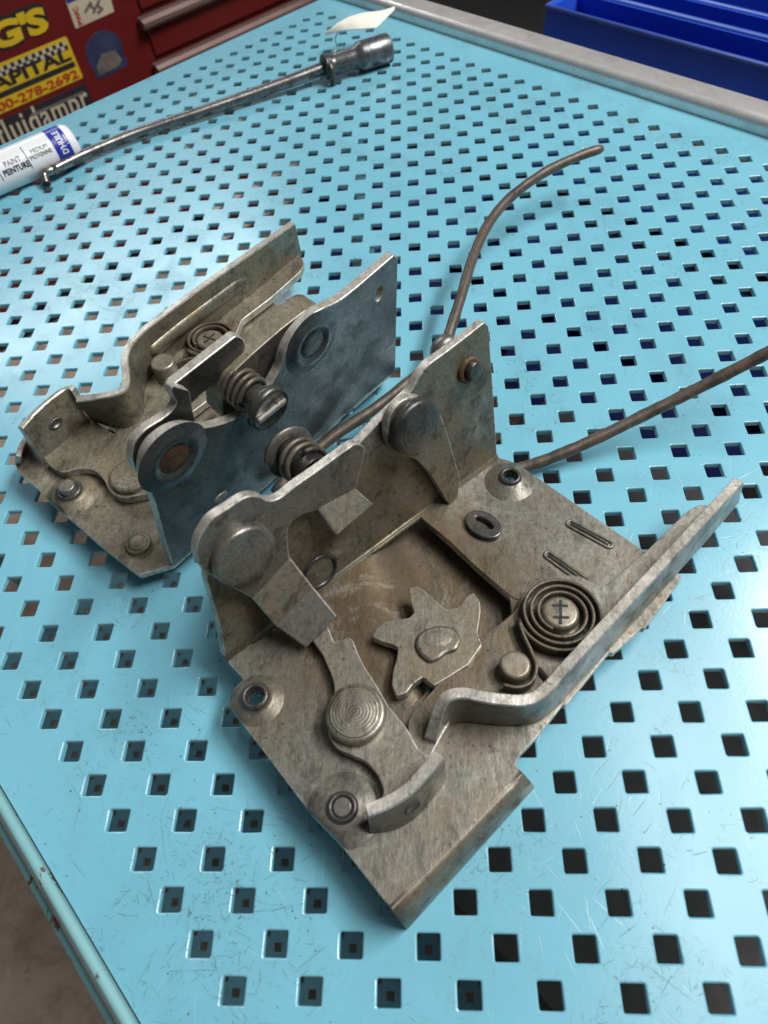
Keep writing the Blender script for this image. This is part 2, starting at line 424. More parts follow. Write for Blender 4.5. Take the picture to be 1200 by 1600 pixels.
def sweep_strip(mb, path, n, thick, height, mi=0):
    P = [Vector(p) for p in path]; n = Vector(n).normalized(); rings = []
    for i in range(len(P)):
        tg = (P[min(len(P)-1, i+1)]-P[max(0, i-1)]).normalized(); s = tg.cross(n).normalized()*thick*.5; c = thick*.22
        sn = s.normalized()*c
        rings.append([P[i]-s, P[i]-s+n*(height-c), P[i]-s+sn+n*height, P[i]+s-sn+n*height, P[i]+s+n*(height-c), P[i]+s])
    loft(mb, rings, mi, True, True)
def box_mb(mb, c, ux, uy, uz, sx, sy, sz, bev=0.0, mi=0):
    """box centred at c"""
    c = Vector(c); ux, uy, uz = [Vector(q).normalized() for q in (ux, uy, uz)]
    hx, hy, hz = sx/2, sy/2, sz/2; b = min(bev, hx*.9, hy*.9, hz*.9)
    def ring(h, i): return [c+ux*x+uy*y+uz*h for x, y in ((-hx+i, -hy), (hx-i, -hy), (hx, -hy+i), (hx, hy-i), (hx-i, hy), (-hx+i, hy), (-hx, hy-i), (-hx, -hy+i))]
    def ring2(h, s, i): 
        return [c+ux*x+uy*y+uz*h for x, y in ((-hx+s+i, -hy+s), (hx-s-i, -hy+s), (hx-s, -hy+s+i), (hx-s, hy-s-i), (hx-s-i, hy-s), (-hx+s+i, hy-s), (-hx+s, hy-s-i), (-hx+s, -hy+s+i))]
    if b <= 0:
        vs = [c+ux*(x*hx)+uy*(y*hy)+uz*(z*hz) for z in (-1, 1) for y in (-1, 1) for x in (-1, 1)]
        mb.add(vs, [(0, 1, 3, 2), (4, 6, 7, 5), (0, 4, 5, 1), (2, 3, 7, 6), (0, 2, 6, 4), (1, 5, 7, 3)], mi); return
    loft(mb, [ring2(-hz, b, b), ring2(-hz+b, 0, b), ring2(hz-b, 0, b), ring2(hz, b, b)], mi, False, True)
def text_geo(s, shear=0.0, bold=0.0, spacing=1.0):
    cu = bpy.data.curves.new('lettering', 'FONT'); cu.body = s; cu.size = 1; cu.shear = shear; cu.offset = bold; cu.space_character = spacing; cu.resolution_u = 3
    o = bpy.data.objects.new('lettering', cu); col.objects.link(o)
    dg = bpy.context.evaluated_depsgraph_get(); me = bpy.data.meshes.new_from_object(o.evaluated_get(dg))
    v = [p.co.copy() for p in me.vertices]; f = [list(p.vertices) for p in me.polygons]
    bpy.data.objects.remove(o); bpy.data.meshes.remove(me); bpy.data.curves.remove(cu)
    x0, x1 = min(p.x for p in v), max(p.x for p in v); y0, y1 = min(p.y for p in v), max(p.y for p in v)
    return [((p.x-x0)/(x1-x0), (p.y-y0)/(y1-y0)) for p in v], f

EA = Vector((1, 1, 0)).normalized(); EB = Vector((-1, 1, 0)).normalized(); UP = Vector((0, 0, 1))
def AB(a, b_, z): return EA*a+EB*b_+UP*z
S2 = math.sqrt(2)

# ================================================================== the setting: floor
mb = MB(); mb.add([(-900, -700, -52), (900, -700, -52), (900, 1100, -52), (-900, 1100, -52)], [(0, 1, 2, 3)])
tag(mb.build('floor', 'floor'), kind='structure')

# ================================================================== perforated bench
bench = thing('perforated_bench', AB(20, 8, -52), 'light teal perforated steel bench top with chipped rolled front edge', 'bench')
def perforated(name, z, a_idx, b_idx, a_edges, b_edges, mat, hole=.60, thick=.20):
    mb = MB()
    la = [a_edges[0]]+[(k-.5)*S2 for k in range(a_idx[0], a_idx[1]+2)]+[a_edges[1]]
    lb = [b_edges[0]]+[(k-.5)*S2 for k in range(b_idx[0], b_idx[1]+2)]+[b_edges[1]]
    na, nb = len(la), len(lb)
    vs = [AB(a, b_, z) for b_ in lb for a in la]; fs = []
    def rsq(h, r):
        p = []
        for q, (sx, sy) in enumerate(((1, 1), (-1, 1), (-1, -1), (1, -1))):
            for t in range(3):
                an = q*math.pi/2+t*math.pi/4; p.append((sx*(h-r)+r*math.cos(an), sy*(h-r)+r*math.sin(an)))
        return p
    base = len(vs)
    prof = [(hole/2+.050, .085, 0), (hole/2+.018, .06, -.014), (hole/2, .045, -.05), (hole/2, .045, -thick)]
    rsqs = [rsq(h, r) for h, r, _ in prof]
    for jb in range(nb-1):
        for ja in range(na-1):
            c4 = [jb*na+ja, jb*na+ja+1, (jb+1)*na+ja+1, (jb+1)*na+ja]
            if 0 < ja < na-2 and 0 < jb < nb-2:
                ca, cb = (la[ja]+la[ja+1])/2, (lb[jb]+lb[jb+1])/2; c = AB(ca, cb, z)
                jit = random.uniform(-.016, .016); jx = random.uniform(-.016, .016); bur = [random.uniform(.75, 1.25) for _ in range(12)]
                o = len(vs)
                for rs, (h, r, dz) in zip(rsqs, prof):
                    for q_, (x, y) in enumerate(rs): vs.append(c+Vector((x*(1+.012*(bur[q_]-1)*4)+jx, y*(1+.012*(bur[q_]-1)*4)+jit, dz*bur[q_])))
                # corner directions in xy: c4[0]=-a-b = -y ; c4[1]=+a-b = +x ; c4[2]=+y ; c4[3]=-x
                def corner(x, y):
                    if abs(x) > abs(y): return c4[1] if x > 0 else c4[3]
                    return c4[2] if y > 0 else c4[0]
                r0 = rsqs[0]
                for i in range(12):
                    j = (i+1) % 12
                    mx, my = r0[i]; qx, qy = r0[j]
                    ci = corner(mx+(qx-mx)*.01 if abs(abs(mx)-abs(my)) < 1e-6 else mx, my)
                    cj = corner(qx, qy)
                    if abs(abs(qx)-abs(qy)) < 1e-6: cj = ci
                    if abs(abs(mx)-abs(my)) < 1e-6: ci = cj
                    if abs(abs(mx)-abs(my)) < 1e-6:
                        # diagonal point: also close the gap between the two neighbouring corners
                        px, py = r0[i-1]; cp = corner(px, py)
                        if cp != cj: fs.append([cp, o+i, cj])
                    fs.append([ci, o+i, o+j] if ci == cj else [ci, o+i, o+j, cj])
                for k in range(3):
                    for i in range(12):
                        j = (i+1) % 12; fs.append([o+k*12+i, o+(k+1)*12+i, o+(k+1)*12+j, o+k*12+j])
            else: fs.append(c4)
    mb.v = [Vector(p) for p in vs]; mb.f = fs; mb.mi = [0]*len(fs); mb.sm = [False]*len(fs)
    return mb.build(name, mat, bench)
perforated('perforated_panel', 0.0, (0, 30), (-15, 31), (-2.09, 45.2), (-23, 45.7), 'paint')
perforated('lower_shelf', -42.0, (-8, 30), (-15, 31), (-12.5, 45.2), (-23, 45.6), 'paint')
def profile_bar(name, prof, b0, b1, mat, along='b', fixed=0, parent=bench, smooth=True, lab=None):
    mb = MB()
    def pt(p, s): return AB(p[0], s, p[1]) if along == 'b' else AB(s, p[0], p[1])
    K = 30
    loft(mb, [[pt(p, b0+(b1-b0)*k/K) for p in prof] for k in range(K+1)], 0, smooth, True)
    return mb.build(name, mat, parent, lab)
def arc(cx, cy, r, a0, a1, k=8): return [(cx+r*math.cos(math.radians(a0+(a1-a0)*i/k)), cy+r*math.sin(math.radians(a0+(a1-a0)*i/k))) for i in range(k+1)]
# rolled front edge
profile_bar('rolled_edge', [(-2.155, -.3), (-2.155, -.03)]+arc(-2.32, .03, .15, 0, 140, 8)+[(-2.62, -.25), (-2.80, -.75), (-2.84, -1.3), (-2.6, -1.4)], -23, 46, 'railpaint')
profile_bar('lower_bead', arc(-3.10, -1.45, .12, 0, 330, 10), -23, 46, 'railpaint')
# galvanised frame along the far right side
profile_bar('frame_rail', [(45.0, -.6), (45.02, .10)]+arc(45.50, .40, .47, 185, 75, 10)+[(45.85, .82), (47.02, .80), (47.10, .74), (47.12, -1.8), (45.3, -1.8)], -23, 47.5, 'alu')
profile_bar('edge_flange', [(45.6, .05), (45.75, .06), (45.85, -.05), (45.85, -2.2), (45.6, -2.2)], -2.5, 45.0, 'paint', along='a', smooth=False)
for a, b_ in ((-1.6, 44), (44, 44), (-1.6, -21), (44, -21)):
    mb = MB(); box_mb(mb, AB(a, b_, -26.9), EA, EB, UP, 2.0, 2.0, 50, .25); mb.build('leg', 'railpaint', bench)

# ================================================================== red tool chest
CB = 100.0
chest = thing('tool_chest', AB(30, CB+20, -44), 'dark red steel tool chest covered in racing stickers behind the bench', 'tool chest')
CP = Plane(AB(0, CB, 0), -EB, EA)          # its front: u runs to the right, n towards the bench
def cw(x, y, off=0.0): return CP.to2(CP.hit(x, y, off))
def CPT(u, z, off=0.0): return AB(u, CB-off, z)
U0 = 12.0; U1 = 260.0
mb = MB(); box_mb(mb, AB((U0+U1)/2, CB+22, 0), EA, EB, UP, U1-U0, 44, 88, .5); mb.build('cabinet_body', 'red', chest)
mb = MB(); box_mb(mb, AB((U0+U1)/2, CB+24, -48), EA, EB, UP, U1-U0-4, 36, 7.6); mb.build('shaded_gap', 'black', chest)  # black block stands in for the shade in the gap under the chest
hz = [CPT(*(0, 0))]
_, z_low = 0, CP.hit(320, 70).z
z_low = CP.hit(245, 105).z; z_up = CP.hit(228, 32).z; u_l = cw(236, 100)[0]
pitch = z_up-z_low
for k in range(-8, 6):
    zt = z_low+k*pitch+.2
    mb = MB(); box_mb(mb, CPT((u_l+U1)/2-2, zt-pitch*.5+.9, .25), EA, EB, UP, U1-u_l-6, .7, pitch-.7, .18); dr = mb.build('drawer', 'red', chest)
    mb = MB()
    prof = [(0, -.6), (1.0, -.75), (1.35, -.35), (1.35, .15), (.9, .55), (0, .7)]
    loft(mb, [[CPT(u, zt+q, .6+p) for p, q in prof] for u in (u_l-.1, U1-6)], 0, False, True)
    mb.build('drawer_pull', 'handle', dr)
def sticker(name, pts, mat, off=.08, r=0, thick=.06):
    mb = MB(); q = Plane(CP.p+CP.n*off, CP.n, CP.u)
    slab2(mb, q, [(p[0], p[1]) for p in fillet(pts, r)], [], -thick, 0, .01)
    return mb.build(name, mat, chest)
def uz(x, y): h = CP.hit(x, y); return CP.to2(h)
def lettering(name, s, parent, mat, u0, z0, u1, z1, off=.14, shear=0.0, bold=0.0, slope=0.0, spacing=1.0):
    v, f = text_geo(s, shear, bold, spacing); mb = MB()
    mb.add([CPT(u0+(u1-u0)*x, z0+(z1-z0)*y+slope*x, off) for x, y in v], f)
    mb.add([CPT(u0+(u1-u0)*x, z0+(z1-z0)*y+slope*x, off-.04) for x, y in v], f)
    return mb.build(name, mat, parent)
flip = 1 if abs(CP.to3(0, 1).z-1) < 1e-3 else -1   # plane coords: second axis must be up
def UZ(u, z): return (u, z*flip)
# speed-shop logo sticker: yellow letters on a black outline
a0, zt0 = cw(0, 10)[0], CP.hit(0, 30).z
uR = CP.hit(73, 30).dot(EA); zT = CP.hit(60, 8).z; zB = CP.hit(70, 62).z
st = lettering('sticker', "JEG'S", chest, 'ink', uR-13.4, zB-.38, uR+.35, zT+.38, .07, .08, .10, 0, .95)
lettering('lettering', "JEG'S", st, 'yellow', uR-13.0, zB, uR, zT, .16, .08, .05, 0, .95)
# parts supplier sticker with chequered top
uR = CP.hit(117, 90).dot(EA); zT = CP.hit(104, 56).z; zB = CP.hit(128, 122).z; hgt = zT-zB; L = 15.0
st = sticker('sticker', [UZ(uR-L, zB), UZ(uR, zB), UZ(uR, zT), UZ(uR-L, zT)], 'yellow', .06, .3)
mb = MB()
for i in range(28):
    for j in range(2):
        u = uR-L+.4+i*(L-.8)/28; z = zT-.35-j*.5
        mb.add([CPT(u, z-.5, .13), CPT(u+(L-.8)/28, z-.5, .13), CPT(u+(L-.8)/28, z, .13), CPT(u, z, .13)], [(0, 1, 2, 3)], (i+j) % 2)
mb.build('chequered_strip', ['ink', 'cream'], st)
lettering('lettering', 'CAPITAL', st, 'ink', uR-L+.8, zB+hgt*.49, uR-.5, zB+hgt*.78, .15, .0, .03)
mb = MB(); mb.add([CPT(uR-L+.3, zB+hgt*.32, .13), CPT(uR-.4, zB+hgt*.32, .13), CPT(uR-.4, zB+hgt*.44, .13), CPT(uR-L+.3, zB+hgt*.44, .13)], [(0, 1, 2, 3)]); mb.build('black_band', 'ink', st)
lettering('lettering', '800-278-2692', st, 'redink', uR-L+1.2, zB+hgt*.05, uR-.5, zB+hgt*.26, .15, .0, .02)
# damper sticker
uR = CP.hit(141, 150).dot(EA); zT = CP.hit(120, 138).z; zB = CP.hit(20, 240).z
st = sticker('sticker', [UZ(uR-16, zB-.5), UZ(uR, zB-.5), UZ(uR, zT+.2), UZ(uR-16, zT+.2)], 'ink', .06, .4)
mb = MB(); mb.add([CPT(uR-9, zT-.9, .13), CPT(uR-.8, zT-.9, .13), CPT(uR-.8, zT-.5, .13), CPT(uR-9, zT-.5, .13)], [(0, 1, 2, 3)]); mb.build('grey_line', 'brownish', st)
uf = CP.hit(2, 225).dot(EA)
lettering('lettering', 'fluidampr', st, 'cream', uf, CP.hit(15, 240).z, uR-.4, CP.hit(15, 180).z, .13, .05, .012, 0, 1.10)
# white club sticker
c0 = uz(112, 28); p1 = CP.hit(118, 45); p2 = CP.hit(178, 18); p0 = CP.hit(100, -5); p3 = CP.hit(165, -32)
st = sticker('sticker', [CP.to2(p1), CP.to2(p2), CP.to2(p3), CP.to2(p0)], 'cream', .07, .2)
q0, q1 = CP.hit(105, 5), CP.hit(166, -22)
mb = MB(); mb.add([x-EB*.14 for x in (q0, q1, p3, p0)], [(0, 1, 2, 3)]); mb.build('blue_band', 'markerblue', st)
v, f = text_geo('PWC', 0, .03)
e1 = (CP.hit(113, 10)-CP.hit(123, 38)); e2 = (CP.hit(120, 7)-CP.hit(113, 10))
mb = MB(); mb.add([CP.hit(126, 38)+e1*x-e2*(y-.5)*1.0-EB*.16 for x, y in v], f); mb.build('lettering', 'redink', st)
mb = MB()
for (x0, y0, x1, y1) in ((132, 18, 142, 3), (138, 5, 147, 14), (145, 20, 155, -2), (150, 6, 160, 15), (152, 20, 160, 12)):
    A, B_ = CP.hit(x0, y0), CP.hit(x1, y1); t = (B_-A).normalized(); s = t.cross(EB)*.16
    mb.add([A-s-EB*.15, A+s-EB*.15, B_+s-EB*.15, B_-s-EB*.15], [(0, 1, 2, 3)])
mb.build('faded_drawing', 'brownish', st)
# round navy sticker with a squared foot
cc = [(132, 78), (138, 62), (150, 50), (165, 46), (180, 52), (190, 66), (194, 88), (201, 98), (196, 104), (152, 126), (147, 112), (138, 98)]
st = sticker('sticker', [cw(*p) for p in cc], 'navy', .07, .6)
mb = MB(); mb.add([CP.hit(*p)-EB*.15 for p in ((150, 104), (158, 84), (178, 78), (190, 92), (186, 102), (155, 118))], [(0, 1, 2, 3, 4, 5)]); mb.build('faded_print', 'brownish', st)

# ================================================================== blue plastic bins beyond the frame
def bin_(name, a, b0, b1, zt, h, depth, label, cat='bin', lean=.25):
    o = thing(name, AB(a+depth/2, (b0+b1)/2, zt-h), label, cat, 'blue parts bins beyond the bench')
    t = .35
    def wall(nm, P):
        mb = MB(); n = (P[1]-P[0]).cross(P[2]-P[0]).normalized()*t
        mb.add(P+[p+n for p in P], [(0, 1, 2, 3), (7, 6, 5, 4), (0, 4, 5, 1), (1, 5, 6, 2), (2, 6, 7, 3), (3, 7, 4, 0)]); return mb.build(nm, 'blue', o)
    zb = zt-h; f = h*lean
    wall('front_panel', [AB(a, b1, zt), AB(a, b0, zt), AB(a+f, b0+1, zb), AB(a+f, b1-1, zb)])
    wall('back_panel', [AB(a+depth, b0, zt), AB(a+depth, b1, zt), AB(a+depth-f, b1-1, zb), AB(a+depth-f, b0+1, zb)])
    wall('side_panel', [AB(a+depth, b1, zt), AB(a, b1, zt), AB(a+f, b1-1, zb), AB(a+depth-f, b1-1, zb)])
    wall('side_panel', [AB(a, b0, zt), AB(a+depth, b0, zt), AB(a+depth-f, b0+1, zb), AB(a+f, b0+1, zb)])
    wall('bottom', [AB(a+f, b1-1, zb), AB(a+f, b0+1, zb), AB(a+depth-f, b0+1, zb), AB(a+depth-f, b1-1, zb)])
    mb = MB()
    rim = [AB(a-.1, b0-.1, zt), AB(a-.1, b1+.1, zt), AB(a+depth, b1+.1, zt), AB(a+depth, b0-.1, zt), AB(a-.1, b0-.1, zt)]
    tube_mb(mb, rim, .22, 8, 1, 0, False, False); mb.build('rim', 'bluerim', o)
    return o
def hita(x, y, a):
    r = ray(x, y); return CAM+r*((a-CAM.dot(EA))/r.dot(EA))
A1 = 62.0
q = hita(856, 10, A1); q2 = hita(1200, 108, A1)
bin_('parts_bin', A1, -8, q.dot(EB), q.z, 13, 4.2, 'nearest long blue plastic bin beyond the grey frame', lean=-.28)
q = hita(905, -6, 68.0); q2 = hita(1200, 74, 68.0)
bin_('parts_bin', 68.0, -10, q.dot(EB), q2.z, 13, 5.2, 'second blue plastic bin, behind the nearest long one', lean=-.12)
q = hita(1200, 38, 76.0)
bin_('parts_bin', 76.0, -12, 34, q.z, 13, 6, 'hindmost blue plastic bin in the top right corner', lean=.06)
for b0, b1, zt, lab in ((2, 37, -20, 'upper blue bin under the bench, glimpsed through the right-hand holes'), (41, 78, -20, 'upper blue bin under the bench, glimpsed through the holes at middle'),
                       (2, 37, -36, 'lower blue bin under the bench, glimpsed through the right-hand holes'), (41, 78, -36, 'lower blue bin under the bench, glimpsed through the holes at middle')):
    bin_('parts_bin', 60.0, b0, b1, zt, 14, 12, lab, lean=.08)
mb = MB(); box_mb(mb, AB(80, 27, -18.2), EA, EB, UP, 44, 96, 1.6, .2); tag(mb.build('filler_board', 'darkbox'), 'black board added below the blue bins to darken the gap beyond the bench', 'shelf')  # added board, blackens the view through the holes near the frame
cab = thing('tool_cabinet', AB(135, 110, -52), 'dark red cabinet in deep shade behind the blue bins', 'cabinet')
mb = MB(); box_mb(mb, AB(135, 100, 4), EA, EB, UP, 50, 150, 110, .6); mb.build('cabinet_body', 'red', cab)
for k in range(6):
    mb = MB(); box_mb(mb, AB(109.6, 100, -40+k*17), EA, EB, UP, 1.0, 140, 15, .3); d_ = mb.build('drawer', 'red', cab)
    mb = MB(); box_mb(mb, AB(108.6, 100, -34+k*17), EA, EB, UP, 1.2, 136, 1.6, .3); mb.build('drawer_pull', 'darkbox', d_)

# dark box added on the lower shelf to blacken the holes at lower right
box = thing('filler_box', AB(26, -1, -42), 'black box added on the lower shelf to blacken the lower right bench holes', 'box')
mb = MB(); box_mb(mb, AB(24, -1, -33), EA, EB, UP, 34, 36, 17.9, .4); mb.build('box_body', 'darkbox', box)
mb = MB(); box_mb(mb, AB(24, -1, -23.6), EA, EB, UP, 34.8, 36.8, .8, .3); mb.build('lid', 'darkbox', box)

# ================================================================== front latch
fl = thing('door_latch', (5.5, 9.5, 0), 'nearer steel door latch with star wheel and rod, standing in front', 'latch', 'pair of old door latches')
PA = plane3(at(775, 715, .95), at(388, 1003, 1.35), at(600, 1385, 1.60))
uA = (PA.hit(775, 715)-PA.hit(388, 1003)).normalized(); vA = uA.cross(PA.n)      # v: from the upright wall towards the viewer
if vA.dot(Vector((1, -1, 0))) < 0: vA = -vA
lean = math.radians(8.0)
wA_up = PA.n*math.cos(lean)-vA*math.sin(lean); wA_n = (uA.cross(wA_up)); wA_n = wA_n if wA_n.dot(vA) > 0 else -wA_n
WA = Plane(PA.hit(500, 920), wA_n, uA)
PE = ('plate', 'edge')
bp = slab('base_plate', PA, [(352, 1030), (374, 1054), (380, 1060, 3), (364, 1086, 8), (358, 1104, 10), (415, 1178), (487, 1274), (534, 1322), (577, 1377), (613, 1423),
      (818, 1211, 2), (806, 1195, 3), (811, 1181, 8), (838, 1153), (879, 1101), (884, 1103, 1), (952, 1019), (958, 1021, 1), (1003, 981), (1007, 983, 1), (1066, 902, 5), (1054, 890), (1009, 862), (942, 816), (832, 740), (805, 722, 10), (777, 714)],
      0, .24, PE, fl, holes=[('c', 401, 1091, .30), ('c', 795, 748, .28), [(389, 1001), (431, 970), (435, 977), (393, 1008)], [(655, 806, 1), (700, 846), (746, 889), (797, 934), (800, 958), (700, 1045), (648, 1100), (604, 1040), (562, 940, 8), (578, 862, 3)]], r=3)
# dished floor of the recess round the wheel
Lc = [(576, 866), (566, 905), (562, 940), (582, 990), (604, 1040), (648, 1100)]
Rc = [(655, 806), (700, 846), (746, 889), (797, 934), (800, 958), (700, 1045)]
LL = [PA.hit(*p)+PA.n*.012-uA*.30-vA*(.02 if k == 0 else 0) for k, p in enumerate(Lc)]; RR = [PA.hit(*p)+uA*.55 for p in Rc]
LL = catmull(LL, 5); RR = catmull(RR, 5); mb = MB(); rows = []
for k in range(13):
    t = k/12; e_ = max(0, min(1, (t-.10)*1.8)); dz = -.78*(e_*e_*(3-2*e_))
    rows.append([a.lerp(b_, t)+PA.n*dz+vA*(-.30 if i == 0 else 0) for i, (a, b_) in enumerate(zip(LL, RR))])
loft(mb, rows, 0, True, False, False); mb.build('recess_floor', 'plate', fl)
# rounded skirt turned down at the near edge
def skirt(name, top_px, foot, parent, mats):
    mb = MB(); rings = []
    K = 10; S = 8
    for i in range(S+1):
        s = i/S
        a = PA.hit(*(Vector(top_px[0]).lerp(Vector(top_px[1]), s)))+PA.n*.004; f = foot[0].lerp(foot[1], s)
        ctl = a+vA*((f-a).dot(vA)*1.05); ctl = ctl+PA.n*0.0
        cur = [a-vA*.5-PA.n*.05]+[(1-t)**2*a+2*t*(1-t)*ctl+t*t*f for t in [k/K for k in range(K+1)]]
        inner = [c-PA.n*.2-vA*.12 for c in cur]
        rings.append(cur+inner[::-1])
    loft(mb, rings, 0, True, True, True, 1, (K+1, 2*K+3))
    return mb.build(name, mats, parent)
skirt('turned_edge', ((609, 1418), (815, 1206)), (at(636, 1453, .06), at(835, 1231, .30)), fl, PE)
def boss(name, x, y, pl, r, h, hole, parent, mat='plate', pin=None, edge='dark', clip=None):
    c = pl.hit(x, y); mb = MB()
    pr = [(r*1.02, -.02), (r*.86, h*.22), (r*.62, h*.72), (r*.45, h)]
    pr += [(hole+.14, h*1.04)]
    lathe(mb, c, pl.n, pr, 48)
    if clip:        # the swelling ends at the sheared edge of its plate
        A, B_ = pl.hit(*clip[0]), pl.hit(*clip[1]); t = (B_-A).normalized(); g = t.cross(pl.n); g = g if g.dot(c-A) > 0 else -g
        for k, p in enumerate(mb.v):
            d = (p-A).dot(g)-.01
            if d < 0: mb.v[k] = p-g*d
    o = mb.build(name, mat, parent)
    mb = MB(); lathe(mb, c, pl.n, [(hole+.16, h*.96), (hole+.13, h+.10), (hole+.04, h+.14), (hole, h+.08), (hole, .0)], 32); mb.build('eyelet', edge, o)
    if pin:
        mb = MB(); lathe(mb, c, pl.n, [(hole*.98, -.2), (hole*.98, h+pin-.05), (hole*.86, h+pin), (hole*.78, h+pin+.002), (0, h+pin+.004)], 28); mb.build('rivet', 'grey', o)
    return o
boss('pressed_boss', 402, 1094, PA, .82, .26, .27, fl, clip=((358, 1104), (415, 1178)))
boss('pressed_boss', 796, 753, PA, .92, .26, .25, fl, clip=((832, 740), (942, 816)))
boss('pressed_boss', 537, 1266, PA, 1.02, .26, .27, fl, pin=.10, clip=((487, 1274), (534, 1322)))

# upright wall with its pivots
wall = slab('upright_wall', WA, [(352, 1030), (345, 985), (322, 905), (326, 880, 20), (345, 850, 20), (425, 800), (560, 694), (593, 659), (641, 614, 10), (654, 590, 14), (668, 571, 10), (700, 548), (735, 521), (758, 503, 4), (764, 510, 3), (770, 600), (777, 714)],
     0, .30, ('wall', 'edge'), fl, r=4)
mb = MB(); ring_tube(mb, WA.hit(500, 893), WA.n, .62, .085, 44); mb.build('wire_loop', 'dark', wall)
disc('rivet', WA.hit(733, 575), WA.n, .30, .32, 'dark', wall, 0, dome=.05)
mb = MB(); ring_tube(mb, WA.hit(731, 577)+WA.n*.05, WA.n, .36, .10, 28); mb.build('rivet_collar', 'rusty', wall)
# fold fillet between plate and wall
mb = MB(); f0, f1 = PA.hit(352, 1030), PA.hit(777, 714)
loft(mb, [[p+vA*.16-PA.n*.03, p+vA*.08+PA.n*.02, p+vA*.03+PA.n*.06, p+PA.n*.15-vA*.02, p-PA.n*.05-vA*.05] for p in (f0, f0.lerp(f1, .5), f1)], 0, True, True); mb.build('fold', 'wall', fl)

# bell-crank lever in front of the wall
lv = slab('crank_lever', WA, [(305, 866, 14), (310, 842, 10), (328, 812, 12), (357, 794, 12), (384, 776, 10), (404, 774, 10), (421, 784, 9), (438, 779, 9), (461, 760), (493, 738), (530, 711), (557, 692, 8), (571, 698, 7), (570, 714, 10), (562, 739, 20), (556, 766, 6), (498, 797, 12), (470, 804, 12), (449, 822, 14), (450, 850), (453, 873), (396, 936), (340, 905, 8), (316, 892, 12)],
     .42, .30, ('grey', 'edge'), fl, r=4)
disc('pivot_head', WA.hit(377, 862, .42), WA.n, .96, .34, 'grey', lv, 5, dome=.05)
def sheet(name, p00, p01, p10, p11, thick, mats, parent, nrm, bow=0.0, K=8):
    """bent tab: two edges (first pair to second pair) with thickness against nrm"""
    mb = MB(); rings = []; nrm = Vector(nrm).normalized()
    for i in range(K+1):
        s = i/K; b_ = nrm*(bow*math.sin(s*math.pi))
        a, c = p00.lerp(p10, s)+b_, p01.lerp(p11, s)+b_
        e = (c-a).normalized()*.05
        rings.append([a+e-nrm*.0, c-e, c-nrm*.05, c-nrm*thick, a-nrm*thick, a-nrm*.05])
    loft(mb, rings, 0, False, True, True, 1 if isinstance(mats, (tuple, list)) else None, (1, 2, 3, 4, 5))
    return mb.build(name, mats, parent)
t0, t1 = WA.hit(497, 794, .42), WA.hit(556, 763, .42); t2 = WA.hit(527, 835, .95); t3 = plane3(t0, t1, t2).hit(583, 787)
tn_ = (t1-t0).cross(t2-t0); sheet('tab', t0, t1, t2, t3, .26, ('wall', 'edge'), lv, tn_ if tn_.dot(CAM-t0) > 0 else -tn_)
a0, a1 = WA.hit(395, 936, .42), WA.hit(454, 872, .42); a2 = WA.hit(430, 977, .85); a3 = plane3(a0, a1, a2).hit(490, 918)
nn = (a1-a0).cross(a2-a0); nn = nn if nn.dot(CAM-a0) > 0 else -nn
sheet('arm', a0, a1, a2, a3, .18, ('lever', 'edge'), lv, nn, .04)
a4 = PA.hit(478, 1012, .45); a5 = plane3(a2, a3, a4).hit(526, 962)
nn = (a3-a2).cross(a4-a2); nn = nn if nn.dot(CAM-a2) > 0 else -nn
sheet('arm_tip', a2, a3, a4, a5, .18, ('grey', 'edge'), lv, nn)

# second lever on the wall, running down to the plate
l2 = slab('pivot_arm', WA, [(606, 690, 14), (606, 652, 16), (628, 624, 16), (657, 618, 16), (681, 634, 14), (694, 660, 12), (706, 700, 12), (719, 748, 10), (716, 778, 6), (702, 789, 4), (688, 765, 10), (671, 738, 12), (650, 716, 10), (622, 712, 12)],
     .40, .28, ('wall', 'edge'), fl, r=4)
disc('pivot_head', WA.hit(643, 664, .40), WA.n, .92, .34, 'dark', l2, 5, dome=.06)
sl = slab('link_strip', PA, [(649, 796, 4), (679, 774, 5), (706, 796), (731, 818), (760, 842), (806, 879), (830, 900), (812, 938, 10), (800, 934, 8), (746, 888, 12), (700, 844, 12), (654, 806, 4)], +.035, .22, ('plate', 'plate'), fl)

# oval washer, pressed slots
def ell(x, y, rx, ry, pl, off, rot, n=28):
    c = pl.hit(x, y, off); e = Vector((math.cos(rot), math.sin(rot), 0)); e = (e-e.dot(pl.n)*pl.n).normalized(); g = pl.n.cross(e)
    return [c+e*(rx*math.cos(t*math.tau/n))+g*(ry*math.sin(t*math.tau/n)) for t in range(n)]
mb = MB(); q = Plane(PA.p+PA.n*.24, PA.n, PA.u)
slab2(mb, q, [q.to2(p) for p in ell(755, 818, .70, .50, PA, .24, -.75)], [[q.to2(p) for p in ell(757, 816, .36, .13, PA, .24, -.75)]], -.3, 0, .05)
mb.build('oval_washer', 'dark', fl)
for (x0, y0, x1, y1) in ((892, 819, 951, 851), (857, 868, 914, 909)):
    A, B_ = PA.hit(x0, y0), PA.hit(x1, y1); t = (B_-A).normalized(); s = t.cross(PA.n); R = .13; P = []
    for k in range(9): an = -math.pi/2+k*math.pi/8; P.append(B_+t*R*math.cos(an)+s*R*math.sin(an))
    for k in range(9): an = math.pi/2+k*math.pi/8; P.append(A+t*R*math.cos(an)+s*R*math.sin(an))
    P.append(P[0]); mb = MB(); tube_mb(mb, [p+PA.n*.01 for p in P], .060, 8, 1, 0, False, False); ps = mb.build('pressed_slot', 'plate', fl)
    mb = MB(); tube_mb(mb, [A-PA.n*.01, A.lerp(B_, .5)+PA.n*.015, B_-PA.n*.01], .075, 8, 6); mb.build('slot_gap_shade', 'dark', ps)  # dark colour of this ridge stands in for the shaded gap inside the slot

